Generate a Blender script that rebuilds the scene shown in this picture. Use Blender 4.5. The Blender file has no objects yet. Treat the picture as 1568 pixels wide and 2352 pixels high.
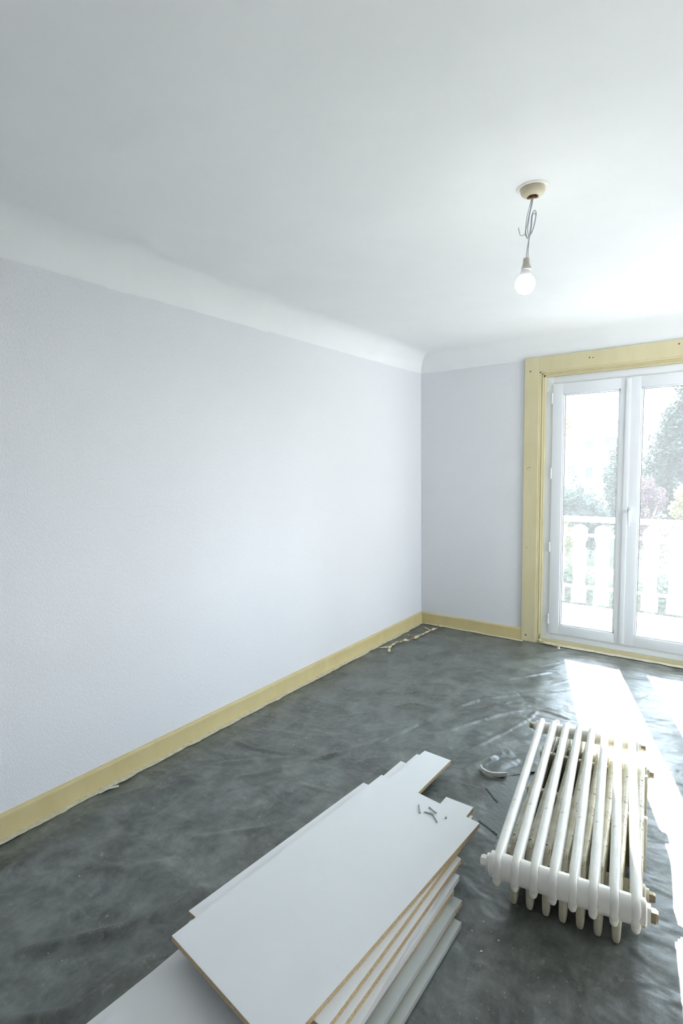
import bpy, bmesh, math, random
import numpy as np
from mathutils import Vector, Matrix, noise

S = bpy.context.scene
COL = S.collection
random.seed(7)

# ------------------------------------------------------------------ camera
cam_d = bpy.data.cameras.new('camera')
cam = bpy.data.objects.new('camera', cam_d); COL.objects.link(cam)
Rv = Vector((0.80794776, 0.58908149, -0.01426245))
Uv = Vector((-0.03877608, 0.07730351, 0.99625327))
Fv = Vector((-0.5879769, 0.80436756, -0.08529947))
cam.matrix_world = Matrix(((Rv.x, Uv.x, -Fv.x, 2.3727), (Rv.y, Uv.y, -Fv.y, -4.5210),
                           (Rv.z, Uv.z, -Fv.z, 1.5), (0, 0, 0, 1)))
cam_d.sensor_fit = 'VERTICAL'; cam_d.sensor_height = 36; cam_d.lens = 18.8385
cam_d.clip_start = .02; cam_d.clip_end = 300
S.camera = cam

# ------------------------------------------------------------------ sky, sun, exposure
w = bpy.data.worlds.new('sky'); S.world = w; w.use_nodes = True
nt = w.node_tree; nt.nodes.clear()
def wn(t, **k):
    n = nt.nodes.new(t)
    for a, b in k.items(): setattr(n, a, b)
    return n
tc = wn('ShaderNodeTexCoord'); sep = wn('ShaderNodeSeparateXYZ'); cr = wn('ShaderNodeValToRGB')
nt.links.new(tc.outputs['Generated'], sep.inputs[0]); nt.links.new(sep.outputs['Z'], cr.inputs[0])
cr.color_ramp.elements[0].position = 0.0; cr.color_ramp.elements[0].color = (.93, .98, 1, 1)
cr.color_ramp.elements[1].position = 0.6; cr.color_ramp.elements[1].color = (.62, .82, 1, 1)
bg = wn('ShaderNodeBackground'); bg.inputs[1].default_value = 6.0
out = wn('ShaderNodeOutputWorld')
nt.links.new(cr.outputs[0], bg.inputs[0]); nt.links.new(bg.outputs[0], out.inputs[0])

def light(name, kind, loc=(0, 0, 0), direction=None, **k):
    d = bpy.data.lights.new(name, kind)
    for a, b in k.items(): setattr(d, a, b)
    o = bpy.data.objects.new(name, d); COL.objects.link(o); o.location = loc
    if direction: o.rotation_euler = Vector(direction).to_track_quat('-Z', 'Y').to_euler()
    return o
el = math.radians(26.0)
light('sun', 'SUN', (-3, 9, 6), (.305 * math.cos(el), -.952 * math.cos(el), -math.sin(el)),
      energy=22, angle=math.radians(.53), color=(1, .97, .91))
def portal(loc, d, sx, sy):
    o = light('window_portal', 'AREA', loc, d, shape='RECTANGLE', size=sx, size_y=sy, energy=1); o.data.cycles.is_portal = True
portal((1.7175, .30, 1.1), (0, -1, 0), 1.3, 2.25); portal((3.35, .30, 1.42), (0, -1, 0), 1.25, 1.7); portal((4.33, -1.05, 1.42), (-1, 0, 0), 1.35, 1.7)
S.view_settings.view_transform = 'Standard'
S.view_settings.look = 'None'
S.view_settings.gamma = 1
S.view_settings.use_curve_mapping = False
S.view_settings.exposure = 1.38

# ------------------------------------------------------------------ helpers
def lin(r, g, b):
    f = lambda c: (c / 255 / 12.92) if c <= 10 else ((c / 255 + .055) / 1.055) ** 2.4
    return (f(r), f(g), f(b), 1)

class Mat:
    def __init__(s, name):
        s.m = bpy.data.materials.new(name); s.m.use_nodes = True
        s.n = s.m.node_tree.nodes; s.l = s.m.node_tree.links
        s.p = s.n['Principled BSDF']; s.tc = None
    def coord(s, scale=(1, 1, 1), kind='Object'):
        if not s.tc: s.tc = s.n.new('ShaderNodeTexCoord')
        mp = s.n.new('ShaderNodeMapping'); mp.inputs['Scale'].default_value = scale
        s.l.new(s.tc.outputs[kind], mp.inputs[0]); return mp.outputs[0]
    def noise(s, scale, detail=4, rough=.6, stretch=(1, 1, 1), dist=0):
        t = s.n.new('ShaderNodeTexNoise'); t.inputs['Scale'].default_value = scale
        t.inputs['Detail'].default_value = detail; t.inputs['Roughness'].default_value = rough
        t.inputs['Distortion'].default_value = dist
        s.l.new(s.coord(stretch), t.inputs['Vector']); return t.outputs[0]
    def ramp(s, v, stops):
        r = s.n.new('ShaderNodeValToRGB'); e = r.color_ramp.elements
        while len(e) < len(stops): e.new(.5)
        for k, (p, c) in enumerate(stops):
            e[k].position = p; e[k].color = c if len(c) == 4 else (*c, 1)
        s.l.new(v, r.inputs[0]); return r.outputs[0]
    def mix(s, f, a, b):
        m = s.n.new('ShaderNodeMix'); m.data_type = 'RGBA'
        for i, v in ((0, f), (6, a), (7, b)):
            if hasattr(v, 'links'): s.l.new(v, m.inputs[i])
            else: m.inputs[i].default_value = v
        return m.outputs[2]
    def bump(s, h, strength=.3, dist=.002, prev=None):
        b = s.n.new('ShaderNodeBump'); b.inputs['Strength'].default_value = strength
        b.inputs['Distance'].default_value = dist; s.l.new(h, b.inputs['Height'])
        if prev: s.l.new(prev, b.inputs['Normal'])
        s.l.new(b.outputs[0], s.p.inputs['Normal']); return b.outputs[0]
    def set(s, color=None, rough=None, spec=None, metal=None):
        for k, v in (('Base Color', color), ('Roughness', rough), ('Specular IOR Level', spec), ('Metallic', metal)):
            if v is None: continue
            if hasattr(v, 'links'): s.l.new(v, s.p.inputs[k])
            else: s.p.inputs[k].default_value = v
        return s
BW = lambda v: (v, v, v, 1)

def M_wall():
    a = Mat('wallpaper')
    n1 = a.noise(210, 3, .6, (1, 1, .45)); n2 = a.noise(60, 4, .6)
    c = a.ramp(n1, [(.35, (.735, .750, .776)), (.65, (.795, .810, .836))]); a.set(c, .8, .25)
    b = a.bump(n1, .55, .003); a.bump(n2, .25, .004, b); return a.m
def M_ceil():
    a = Mat('ceiling_paint'); n = a.noise(2.5, 5, .6)
    a.set(a.ramp(n, [(.3, (.818, .84, .85)), (.7, (.855, .876, .885))]), .75, .25)
    a.bump(a.noise(25, 4), .1, .002); return a.m
def M_yellow(name, edge=(.50, .42, .19), lift=0):
    a = Mat(name); n = a.noise(9, 5, .6, (1, 1, .25)); n2 = a.noise(34, 4, .7)
    c = a.ramp(n, [(.25, (.57 + lift * .5, .475 + lift * .8, .235 + lift)), (.7, (.64 + lift * .5, .545 + lift * .8, .295 + lift))])
    spots = a.ramp(n2, [(.72, BW(0)), (.78, BW(1))])
    a.set(a.mix(spots, c, (*edge, 1)), .42, .4); a.bump(n2, .12, .0015); return a.m
def M_pvc():
    a = Mat('white_pvc'); a.set((.80, .83, .86, 1), .32, .45)
    a.bump(a.noise(40, 2), .03, .001); return a.m
def M_glass():
    # a mostly clear window pane, slight scatter added to imitate glare haze
    m = bpy.data.materials.new('veiled_glass'); m.use_nodes = True; n = m.node_tree.nodes; l = m.node_tree.links
    n.clear(); o = n.new('ShaderNodeOutputMaterial'); tr = n.new('ShaderNodeBsdfTransparent')
    tr.inputs[0].default_value = (.98, .98, .985, 1)
    gl = n.new('ShaderNodeBsdfGlossy'); gl.inputs['Roughness'].default_value = .02
    fr = n.new('ShaderNodeFresnel'); fr.inputs[0].default_value = 1.45
    mx = n.new('ShaderNodeMixShader'); l.new(fr.outputs[0], mx.inputs[0]); l.new(tr.outputs[0], mx.inputs[1]); l.new(gl.outputs[0], mx.inputs[2])
    tl = n.new('ShaderNodeBsdfTranslucent'); tl.inputs[0].default_value = (.9, .95, 1, 1)
    tcd = n.new('ShaderNodeTexCoord'); nz = n.new('ShaderNodeTexNoise'); nz.inputs['Scale'].default_value = 4
    l.new(tcd.outputs['Object'], nz.inputs['Vector'])
    mr = n.new('ShaderNodeMapRange'); mr.inputs['To Min'].default_value = .012; mr.inputs['To Max'].default_value = .017
    l.new(nz.outputs[0], mr.inputs[0])
    m2 = n.new('ShaderNodeMixShader'); l.new(mr.outputs[0], m2.inputs[0]); l.new(mx.outputs[0], m2.inputs[1]); l.new(tl.outputs[0], m2.inputs[2])
    l.new(m2.outputs[0], o.inputs[0]); return m
def M_film():
    a = Mat('grey_dust_film')
    big = a.noise(3.2, 8, .62, dist=.3); fine = a.noise(38, 6, .7); smear = a.noise(8, 9, .74, (1, .7, 1), .35)
    base = a.ramp(big, [(.32, (.040, .048, .041)), (.66, (.110, .124, .113))])
    brown = a.ramp(a.noise(1.7, 3), [(.5, BW(0)), (.75, BW(.55))])
    base = a.mix(brown, base, (.066, .056, .044, 1))
    dust = a.ramp(smear, [(.42, BW(0)), (.62, BW(.55)), (.8, BW(.9))])
    spk = a.ramp(fine, [(.56, BW(0)), (.72, BW(.6))])
    mm = a.n.new('ShaderNodeMath'); mm.operation = 'MULTIPLY'; a.l.new(spk, mm.inputs[0])
    a.l.new(a.ramp(a.noise(4.5, 4), [(.42, BW(.15)), (.62, BW(1))]), mm.inputs[1])
    c = a.mix(dust, base, (.24, .262, .246, 1)); c = a.mix(mm.outputs[0], c, (.34, .355, .33, 1))
    a.set(c, a.ramp(dust, [(0, BW(.36)), (1, BW(.56))]), .75)
    f1 = a.noise(7, 2, .5, (.8, 1.2, 1), .3); f2 = a.noise(26, 4, .6)
    b = a.bump(f1, .75, .022); a.bump(f2, .35, .004, b); return a.m
def M_film2():
    a = Mat('clear_film'); n = a.noise(6, 6, .6)
    a.set(a.ramp(n, [(.3, (.085, .10, .094)), (.7, (.17, .195, .185))]), .36, .9)
    t = a.n.new('ShaderNodeTexNoise'); t.inputs['Scale'].default_value = 1; t.inputs['Detail'].default_value = 3
    mp = a.n.new('ShaderNodeMapping'); mp.inputs['Rotation'].default_value = (0, 0, math.radians(33)); mp.inputs['Scale'].default_value = (7, 150, 7)
    if not a.tc: a.tc = a.n.new('ShaderNodeTexCoord')
    a.l.new(a.tc.outputs['Object'], mp.inputs[0]); a.l.new(mp.outputs[0], t.inputs['Vector']); a.bump(t.outputs[0], .6, .005)
    return a.m
def M_melamine(name, c1=(.80, .825, .83), c2=(.83, .85, .85)):
    a = Mat(name); a.set(a.ramp(a.noise(5, 3), [(.3, c1), (.7, c2)]), .38, .4)
    a.bump(a.noise(120, 2), .03, .0005); return a.m
def M_chip():
    a = Mat('chipboard'); n = a.noise(170, 3, .7); n2 = a.noise(60, 4, .7, (1, 1, 2))
    c = a.ramp(n, [(.25, (.40, .28, .14)), (.5, (.66, .52, .32)), (.72, (.80, .68, .48))])
    a.set(a.mix(a.ramp(n2, [(.4, BW(0)), (.7, BW(.5))]), c, (.56, .41, .22, 1)), .85, .1)
    a.bump(n, .4, .0015); return a.m
def M_iron(name, chips=.66, lower=False):
    a = Mat(name); n = a.noise(48, 5, .62, dist=.8); n2 = a.noise(13, 5, .6)
    c = a.ramp(n2, [(.35, (.74, .725, .64)), (.6, (.80, .80, .76))]) if not lower else a.ramp(n2, [(.3, (.50, .46, .30)), (.62, (.68, .66, .55))])
    dark = a.ramp(n, [(chips, BW(0)), (chips + .025, BW(1))])
    rust = a.ramp(a.noise(17, 4), [(.66, BW(0)), (.75, BW(.8))])
    c = a.mix(rust, c, (.42, .27, .10, 1)); c = a.mix(dark, c, (.06, .055, .045, 1))
    a.set(c, .33, .45); a.bump(n2, .15, .004); return a.m
def M_plain(name, col, rough=.5, spec=.4, metal=0, var=.06, scale=30):
    a = Mat(name); c = [min(1, x) for x in col[:3]]
    a.set(a.ramp(a.noise(scale, 3), [(.3, [x * (1 - var) for x in c]), (.7, [min(1, x * (1 + var)) for x in c])]), rough, spec, metal); return a.m
def M_bulb():
    a = Mat('lit_bulb'); a.set((.9, .9, .88, 1), .3)
    a.p.inputs['Emission Color'].default_value = (1, .97, .92, 1); a.p.inputs['Emission Strength'].default_value = 14; return a.m
def M_leaf(name, c1, c2):
    a = Mat(name); c = a.ramp(a.noise(1.8, 6, .75), [(.3, c1), (.56, c2), (.68, [min(1, x * 2.0 + .008) for x in c2])]); a.set(c, .55, .3)  # brightest ramp stop puts sunlit patches into the leaf colour
    m = a.m; o = a.n['Material Output']; tl = a.n.new('ShaderNodeBsdfTranslucent'); a.l.new(c, tl.inputs[0])
    mx = a.n.new('ShaderNodeMixShader'); mx.inputs[0].default_value = .25
    a.l.new(a.p.outputs[0], mx.inputs[1]); a.l.new(tl.outputs[0], mx.inputs[2]); a.l.new(mx.outputs[0], o.inputs[0]); return m

WALL = M_wall(); CEIL = M_ceil(); YEL = M_yellow('cream_gloss_paint'); PVC = M_pvc(); YEL2 = M_yellow('pale_casing_paint', lift=.11); YEL2.node_tree.nodes['Principled BSDF'].inputs['Roughness'].default_value = .35; GLASS = M_glass()
FILM = M_film(); FILM2 = M_film2(); MEL = M_melamine('white_melamine'); CHIP = M_chip()
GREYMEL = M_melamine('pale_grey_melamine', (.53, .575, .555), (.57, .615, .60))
IRON = M_iron('cream_iron_paint', .70); IRONL = M_iron('worn_iron_paint', .62, True); IRONW = M_iron('stained_iron_paint', .57)
BRASS = M_plain('dull_brass', (.33, .27, .17), .45, .5, .6, .3)
TAPE = M_plain('masking_tape', (.66, .585, .38), .75, .2, 0, .12, 60)
TAPEL = M_plain('paint_spattered_tape', (.66, .62, .47), .75, .2, 0, .14, 40)
STEEL = M_plain('zinc_steel', (.42, .44, .43), .35, .5, .8)
SEAL = M_plain('grey_gasket', (.11, .125, .125), .6)
ROSEM = M_plain('old_cream_plastic', (.62, .57, .42), .45); HOLD = M_plain('lamp_holder_plastic', (.60, .585, .50), .5)
BULB = M_bulb(); WB = M_plain('blue_wire', (.36, .50, .60), .45); WG = M_plain('grey_wire', (.46, .47, .45), .45)
BROWN = M_plain('brown_terminal', (.20, .10, .045), .6); DARK = M_plain('dark_hole', (.03, .035, .03), .8)
CONC = M_plain('pale_concrete', (.70, .70, .68), .8, .2, 0, .05, 6); BALW = M_plain('white_balustrade_paint', (.84, .85, .85), .5)
GRASS = M_plain('lawn', (.018, .026, .010), .9, .1, 0, .35, 3); BARK = M_plain('bark', (.16, .12, .085), .9, .1, 0, .3, 20)
RENDERW = M_plain('white_render', (.80, .79, .76), .9, .1, 0, .03, 2); WINP = M_plain('dark_window_glass', (.05, .058, .062), .5, .2)
FOAM = M_plain('white_foam_strip', (.72, .71, .68), .7, .2, 0, .05, 20); FLOORM = M_plain('pale_bounce_floor', (.55, .54, .51), .6, .3, 0, .2, 6)  # FLOORM made pale so the unseen bare floor bounces light
PLAST = M_plain('white_plaster_crumb', (.74, .74, .70), .9, .1, 0, .06, 30)
DIMW = M_plain('darkened_unseen_wall', (.40, .395, .42), .85, .1, 0, .12, 12)  # unseen walls made darker to cut bounced light at the back

def link(name, me, mats, parent=None, smooth=False):
    o = bpy.data.objects.new(name, me); COL.objects.link(o)
    for m in (mats if isinstance(mats, (list, tuple)) else [mats]): me.materials.append(m)
    if smooth: me.polygons.foreach_set('use_smooth', [True] * len(me.polygons))
    if parent: o.parent = parent
    return o
def tag(o, label, cat=None, group=None, kind=None):
    if label: o['label'] = label
    if cat: o['category'] = cat
    if group: o['group'] = group
    if kind: o['kind'] = kind
    return o
def empty(name, loc=(0, 0, 0), rz=0):
    o = bpy.data.objects.new(name, None); COL.objects.link(o); o.location = loc
    o.rotation_euler = (0, 0, rz); o.empty_display_size = .05; return o

class MB:
    """collects shapes; build() links them as one mesh"""
    def __init__(s): s.b = bmesh.new()
    def box(s, x0, x1, y0, y1, z0, z1, bev=0, mi=0):
        vs = [s.b.verts.new(v) for v in ((x0, y0, z0), (x1, y0, z0), (x1, y1, z0), (x0, y1, z0), (x0, y0, z1), (x1, y0, z1), (x1, y1, z1), (x0, y1, z1))]
        fs = [s.b.faces.new([vs[i] for i in q]) for q in ((0, 3, 2, 1), (4, 5, 6, 7), (0, 1, 5, 4), (1, 2, 6, 5), (2, 3, 7, 6), (3, 0, 4, 7))]
        for f in fs: f.material_index = mi
        if bev:
            es = list({e for f in fs for e in f.edges})
            bmesh.ops.bevel(s.b, geom=es, offset=bev, segments=2, profile=.6, affect='EDGES')
        return s
    def prism(s, pts, z0, z1, bev=0, axis='z', side=0):
        """extrude a polygon (list of 2-D points) between z0 and z1; side = material index of the rim"""
        f = {'z': lambda p, z: (p[0], p[1], z), 'y': lambda p, z: (p[0], z, p[1]), 'x': lambda p, z: (z, p[0], p[1])}[axis]
        a = [s.b.verts.new(f(p, z0)) for p in pts]; c = [s.b.verts.new(f(p, z1)) for p in pts]; n = len(pts)
        fs = [s.b.faces.new(a[::-1]), s.b.faces.new(c)]
        for i in range(n):
            q = s.b.faces.new((a[i], a[(i + 1) % n], c[(i + 1) % n], c[i])); q.material_index = side[i] if isinstance(side, (list, tuple)) else side; fs.append(q)
        bmesh.ops.recalc_face_normals(s.b, faces=fs)
        if bev:
            es = list({e for q in fs for e in q.edges})
            bmesh.ops.bevel(s.b, geom=es, offset=bev, segments=1, affect='EDGES')
        return s
    def tube(s, pts, r, seg=8, cap=True):
        pts = [Vector(p) for p in pts]; rs = r if isinstance(r, (list, tuple)) else [r] * len(pts); rings = []; up = None
        for i, p in enumerate(pts):
            d = (pts[min(i + 1, len(pts) - 1)] - pts[max(i - 1, 0)]).normalized()
            if up is None: up = d.orthogonal().normalized()
            up = (up - d * up.dot(d)).normalized(); v = d.cross(up)
            rings.append([s.b.verts.new(p + (up * math.cos(t) + v * math.sin(t)) * rs[i]) for t in [2 * math.pi * k / seg for k in range(seg)]])
        s._skin(rings, cap); return s
    def _skin(s, rings, cap=True):
        n = len(rings[0])
        for a, c in zip(rings, rings[1:]):
            for k in range(n): s.b.faces.new((a[k], a[(k + 1) % n], c[(k + 1) % n], c[k]))
        if cap: s.b.faces.new(rings[0][::-1]); s.b.faces.new(rings[-1])
    def lathe(s, prof, c, axis='z', seg=24, cap=True):
        """prof: list of (r, h)"""
        f = {'z': lambda a, b, h: (c[0] + a, c[1] + b, c[2] + h), 'x': lambda a, b, h: (c[0] + h, c[1] + a, c[2] + b), 'y': lambda a, b, h: (c[0] + b, c[1] + h, c[2] + a)}[axis]
        s._skin([[s.b.verts.new(f(r * math.cos(t), r * math.sin(t), h)) for t in [2 * math.pi * k / seg for k in range(seg)]] for r, h in prof], cap); return s
    def loft(s, rings_spec, seg=14, pw=2.4):
        """superellipse rings along local +y: (y, half width, z bottom, z top, x centre)"""
        rings = []
        for y, hw, zb, zt, *cx in rings_spec:
            cx = cx[0] if cx else 0; hz = (zt - zb) / 2; zc = (zt + zb) / 2; R = []
            for k in range(seg):
                t = 2 * math.pi * k / seg; a, b = math.cos(t), math.sin(t)
                R.append(s.b.verts.new((cx + hw * math.copysign(abs(a) ** (2 / pw), a), y, zc + hz * math.copysign(abs(b) ** (2 / pw), b))))
            rings.append(R)
        s._skin(rings); return s
    def mesh(s, name):
        bmesh.ops.recalc_face_normals(s.b, faces=s.b.faces[:])
        me = bpy.data.meshes.new(name); s.b.to_mesh(me); s.b.free(); return me
    def build(s, name, mats, parent=None, smooth=False, auto=False):
        o = link(name, s.mesh(name), mats, parent, smooth)
        return o
def smooth_by_angle(o, deg=35):
    me = o.data; bm = bmesh.new(); bm.from_mesh(me)
    for f in bm.faces: f.smooth = True
    for e in bm.edges:
        if len(e.link_faces) == 2 and e.calc_face_angle(0) > math.radians(deg): e.smooth = False
    bm.to_mesh(me); bm.free(); return o

# ------------------------------------------------------------------ room shell
X1, Y0, HC, HW = 4.1, -5.6, 2.5, 2.341
WX0, WX1, WZ0, WZ1 = 2.75, 3.95, .60, 2.24      # window added out of view, right of the door, for fill light
RY0, RY1 = -1.7, -.40                           # another added fill-light window, in the unseen right wall
def struct(o, label): o['kind'] = 'structure'; o['label'] = label; return o
struct(MB().box(-.2, X1 + .2, Y0 - .2, .3, -.20, -.012).build('floor', FLOORM), 'floor made pale for bounce light, partly under the grey protective film')
struct(MB().box(-.2, X1 + .2, Y0 - .2, .3, HC, HC + .15).build('ceiling', CEIL), 'freshly painted white ceiling')
struct(MB().box(-.2, 0, Y0 - .2, .3, -.012, HC).build('wall_left', WALL), 'long left wall papered in pale textured woodchip')
DX0, DX1, DZ = 1.068, 2.367, 2.246
m = MB().box(0, DX0, 0, .28, -.012, HC).box(DX1, WX0, 0, .28, -.012, HC).box(WX1, X1, 0, .28, -.012, HC).box(WX0, WX1, 0, .28, -.012, WZ0).box(WX0, WX1, 0, .28, WZ1, HC).box(DX0, DX1, 0, .28, DZ, HC).box(DX0, DX1, .13, .28, -.012, .018)
struct(m.build('wall_front', WALL), 'pale papered wall around the balcony door')
m = MB().box(X1, X1 + .2, Y0 - .2, RY0, -.012, HC).box(X1, X1 + .2, RY1, .3, -.012, HC).box(X1, X1 + .2, RY0, RY1, -.012, WZ0).box(X1, X1 + .2, RY0, RY1, WZ1, HC)
struct(m.build('wall_right', DIMW), 'unseen right wall')
struct(MB().box(0, X1, Y0 - .2, Y0, -.012, HC).build('wall_back', DIMW), 'unseen back wall')

# coving: concave quarter sweep with a slightly ragged lower edge
def cove(name, along, length, label, mitre=0):
    R = HC - HW; nseg = 14; N = int(length / .02); v = []; f = []
    for i in range(N + 1):
        u = length * i / N
        rag = (.0035 * noise.noise((u * 2.3, 1.7, 0)) + .003 * noise.noise((u * 14, 5.1, 0)))
        if noise.noise((u * 3.1 + 9, 2.2, 4)) > .32: rag -= .005
        for k in range(nseg + 1):
            t = k / nseg * math.pi / 2
            a = R * (1 - math.cos(t)) + .0012; z = HW + R * math.sin(t)
            if k == 0: z += rag; a = .0005
            if k == 1: a = max(a, .004)
            uu = u if u > a - 1e-6 else a      # the mitre in the corner
            v.append((a, -uu, z) if along == 'y' else (uu, -a, z))
        for q in (0,): pass
    row = nseg + 1
    for i in range(N):
        for k in range(nseg):
            a = i * row + k; f.append((a, a + 1, a + row + 1, a + row))
    me = bpy.data.meshes.new(name); me.from_pydata(v, [], f)
    o = link(name, me, CEIL, smooth=True); struct(o, label); return o
cove('trim_1', 'y', 5.6, 'curved white plaster coving over the left wall')
cove('trim_2', 'x', X1, 'curved white plaster coving over the balcony door')

# baseboards
def baseboard(name, lo, hi, axis, label):
    prof = [(0, -.012), (.016, -.012), (.016, .088), (.0145, .094), (.009, .0985), (0, .1)]
    b = MB()
    if axis == 'y': b.prism([(p[0], p[1]) for p in prof], lo, hi, axis='y')
    else: b.prism([(-p[0], p[1]) for p in prof], lo, hi, axis='x')
    return struct(b.build(name, YEL), label)
baseboard('baseboard_left', -5.6, 0, 'y', 'long cream yellow baseboard along the left wall')
baseboard('baseboard_front', .016, .962, 'x', 'short cream yellow baseboard between the corner and the door')

# ------------------------------------------------------------------ door casing (yellow) and french door
t3 = empty('trim_3', (0, 0, 0)); struct(t3, 'cream yellow painted casing around the balcony door')
CX0, CX1, IX0, IX1, CZ, IZ = .961, 2.474, 1.077, 2.358, 2.352, 2.236
MB().box(CX0, IX0, -.020, 0, -.010, CZ, .003).build('casing_board', YEL2, t3)
MB().box(IX1, CX1, -.020, 0, -.010, CZ, .003).build('casing_board', YEL2, t3)
MB().box(IX0 - .001, IX1 + .001, -.0195, 0, IZ, CZ - .0005, .003).build('casing_head', YEL2, t3)
def jamb(sx, x):
    b = MB()
    b.box(min(x - sx * .012, x + sx * .013), max(x - sx * .012, x + sx * .013), .0005, .12, .018, IZ, .001)
    b.box(min(x, x + sx * .013), max(x, x + sx * .013), -.012, .010, .0, IZ, .0015)
    b.box(min(x + sx * .013, x + sx * .024), max(x + sx * .013, x + sx * .024), .008, .12, .07, IZ - .001, .0015)
    b.box(min(x + sx * .024, x + sx * .036), max(x + sx * .024, x + sx * .036), .026, .12, .018, IZ - .002, .0015)
    b.build('jamb_lining', YEL2, t3)
jamb(1, IX0); jamb(-1, IX1)
b = MB(); b.box(IX0, IX1, -.012, .12, IZ - .013, IZ + .008, .0015); b.box(IX0 + .013, IX1 - .013, .008, .12, IZ - .024, IZ - .013, .0015)
b.box(IX0 + .024, IX1 - .024, .026, .12, IZ - .042, IZ - .024, .0015); b.build('head_lining', YEL2, t3)
b = MB()
for (x, z, r) in ((1.005, 2.245, .006), (.996, 1.46, .004), (1.012, 1.468, .005), (1.0, .80, .004), (1.45, 2.30, .006), (1.475, 2.297, .005), (2.03, 2.32, .006), (1.0, .05, .009)):
    b.lathe([(r, 0), (r * .8, -.0012), (r * .3, -.0018)], (x, -.0195, z), 'y', 8)
b.build('nail_hole', BROWN, t3)
MB().box(IX0 + .013, IX1 - .013, -.004, .045, -.011, .003, .001).box(IX0 - .008, IX1 + .008, .044, .129, -.011, .0302, .001).build('door_sill', YEL2, t3)

door = empty('door_1', (1.7175, .05, 0)); struct(door, 'white glazed double balcony door with four hinges')
def rel(b, name, mats, parent, org=(1.7175, .05, 0), sm=True):
    o = b.build(name, mats, parent); o.data.transform(Matrix.Translation([-c for c in org])); return smooth_by_angle(o) if sm else o
FX0, FX1, FZ0, FZ1 = 1.113, 2.322, .03, 2.194
b = MB(); b.box(FX0, FX0 + .062, .05, .12, FZ0, FZ1, .003).box(FX1 - .062, FX1, .05, .12, FZ0, FZ1, .003)
b.box(FX0 + .06, FX1 - .06, .0505, .12, FZ1 - .062, FZ1 - .0005, .003).box(FX0 + .06, FX1 - .06, .0505, .12, FZ0 + .0005, FZ0 + .055, .003)
rel(b, 'door_frame', PVC, door)
def leaf(x0, x1, gx0, gx1, left):
    z0, z1, gz0, gz1 = .084, 2.134, .162, 2.052; y0, y1 = .036, .10
    b = MB(); b.box(x0, gx0, y0, y1, z0, z1, .005).box(gx1, x1, y0, y1, z0, z1, .005)
    b.box(gx0 - .006, gx1 + .006, y0 + .0006, y1 - .0006, z0 + .0005, gz0, .005).box(gx0 - .006, gx1 + .006, y0 + .0006, y1 - .0006, gz1, z1 - .0005, .005)
    lf = rel(b, 'door_leaf', PVC, door)
    # glazing bead and gasket
    bw = .012; b = MB()
    for (a0, a1, c0, c1) in ((gx0, gx0 + bw, gz0, gz1), (gx1 - bw, gx1, gz0, gz1), (gx0, gx1, gz0, gz0 + bw), (gx0, gx1, gz1 - bw, gz1)):
        b.box(a0, a1, .046, .064, c0, c1, .003)
    rel(b, 'glazing_bead', PVC, lf)
    b = MB(); g = bw
    for (a0, a1, c0, c1) in ((gx0 + g, gx0 + g + .004, gz0 + g, gz1 - g), (gx1 - g - .004, gx1 - g, gz0 + g, gz1 - g), (gx0 + g, gx1 - g, gz0 + g, gz0 + g + .003), (gx0 + g, gx1 - g, gz1 - g - .003, gz1 - g)):
        b.box(a0, a1, .058, .068, c0, c1)
    rel(b, 'gasket', SEAL, lf)
    b = MB(); b.box(gx0 + .006, gx1 - .006, .066, .070, gz0 + .006, gz1 - .006)
    rel(b, 'glass_pane', GLASS, lf, sm=False)
    return lf
LL = leaf(1.170, 1.7150, 1.250, 1.662, True)
LR = leaf(1.7165, 2.265, 1.800, 2.185, False)
b = MB(); b.box(1.700, 1.732, .026, .037, .092, 2.126, .004); rel(b, 'meeting_strip', PVC, LR)
# lever handle pointing down
b = MB(); b.box(1.737, 1.763, .029, .036, 1.045, 1.165, .003); hp = rel(b, 'handle_plate', PVC, LR)
b = MB(); b.tube([(1.750, .034, 1.125), (1.750, .004, 1.125), (1.750, -.009, 1.118), (1.750, -.012, 1.10), (1.750, -.011, 1.02)], [.009, .009, .0095, .0095, .007], 10)
rel(b, 'door_handle', PVC, LR)
for x in (1.1655, 2.2695):
    for z in (2.02, 1.417, .811, .205):
        b = MB(); b.lathe([(.004, -.044), (.0075, -.042), (.0075, -.002), (.0068, 0), (.0075, .002), (.0075, .042), (.004, .044)], (x, .040, z), 'z', 12)
        b.box(x - .018, x, .044, .051, z - .034, z + .034, .001)
        rel(b, 'hinge', PVC, door)

for nm, rot, org, wd in (('added_window_1', 0, (WX0, .05), WX1 - WX0), ('added_window_2', -math.pi / 2, (X1 + .05, RY1), RY1 - RY0)):
    wn_ = empty(nm, (*org, 0), rot); struct(wn_, 'white framed window added out of view for fill light')
    b = MB(); b.box(0, .06, 0, .06, WZ0, WZ1, .003).box(wd - .06, wd, 0, .06, WZ0, WZ1, .003).box(.06, wd - .06, 0, .06, WZ0, WZ0 + .06, .003).box(.06, wd - .06, 0, .06, WZ1 - .06, WZ1, .003).box(wd / 2 - .05, wd / 2 + .05, 0, .06, WZ0 + .06, WZ1 - .06, .003)
    b.build('window_frame', PVC, wn_); MB().box(.06, wd - .06, .03, .034, WZ0 + .06, WZ1 - .06).build('glass_pane', GLASS, wn_)

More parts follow.
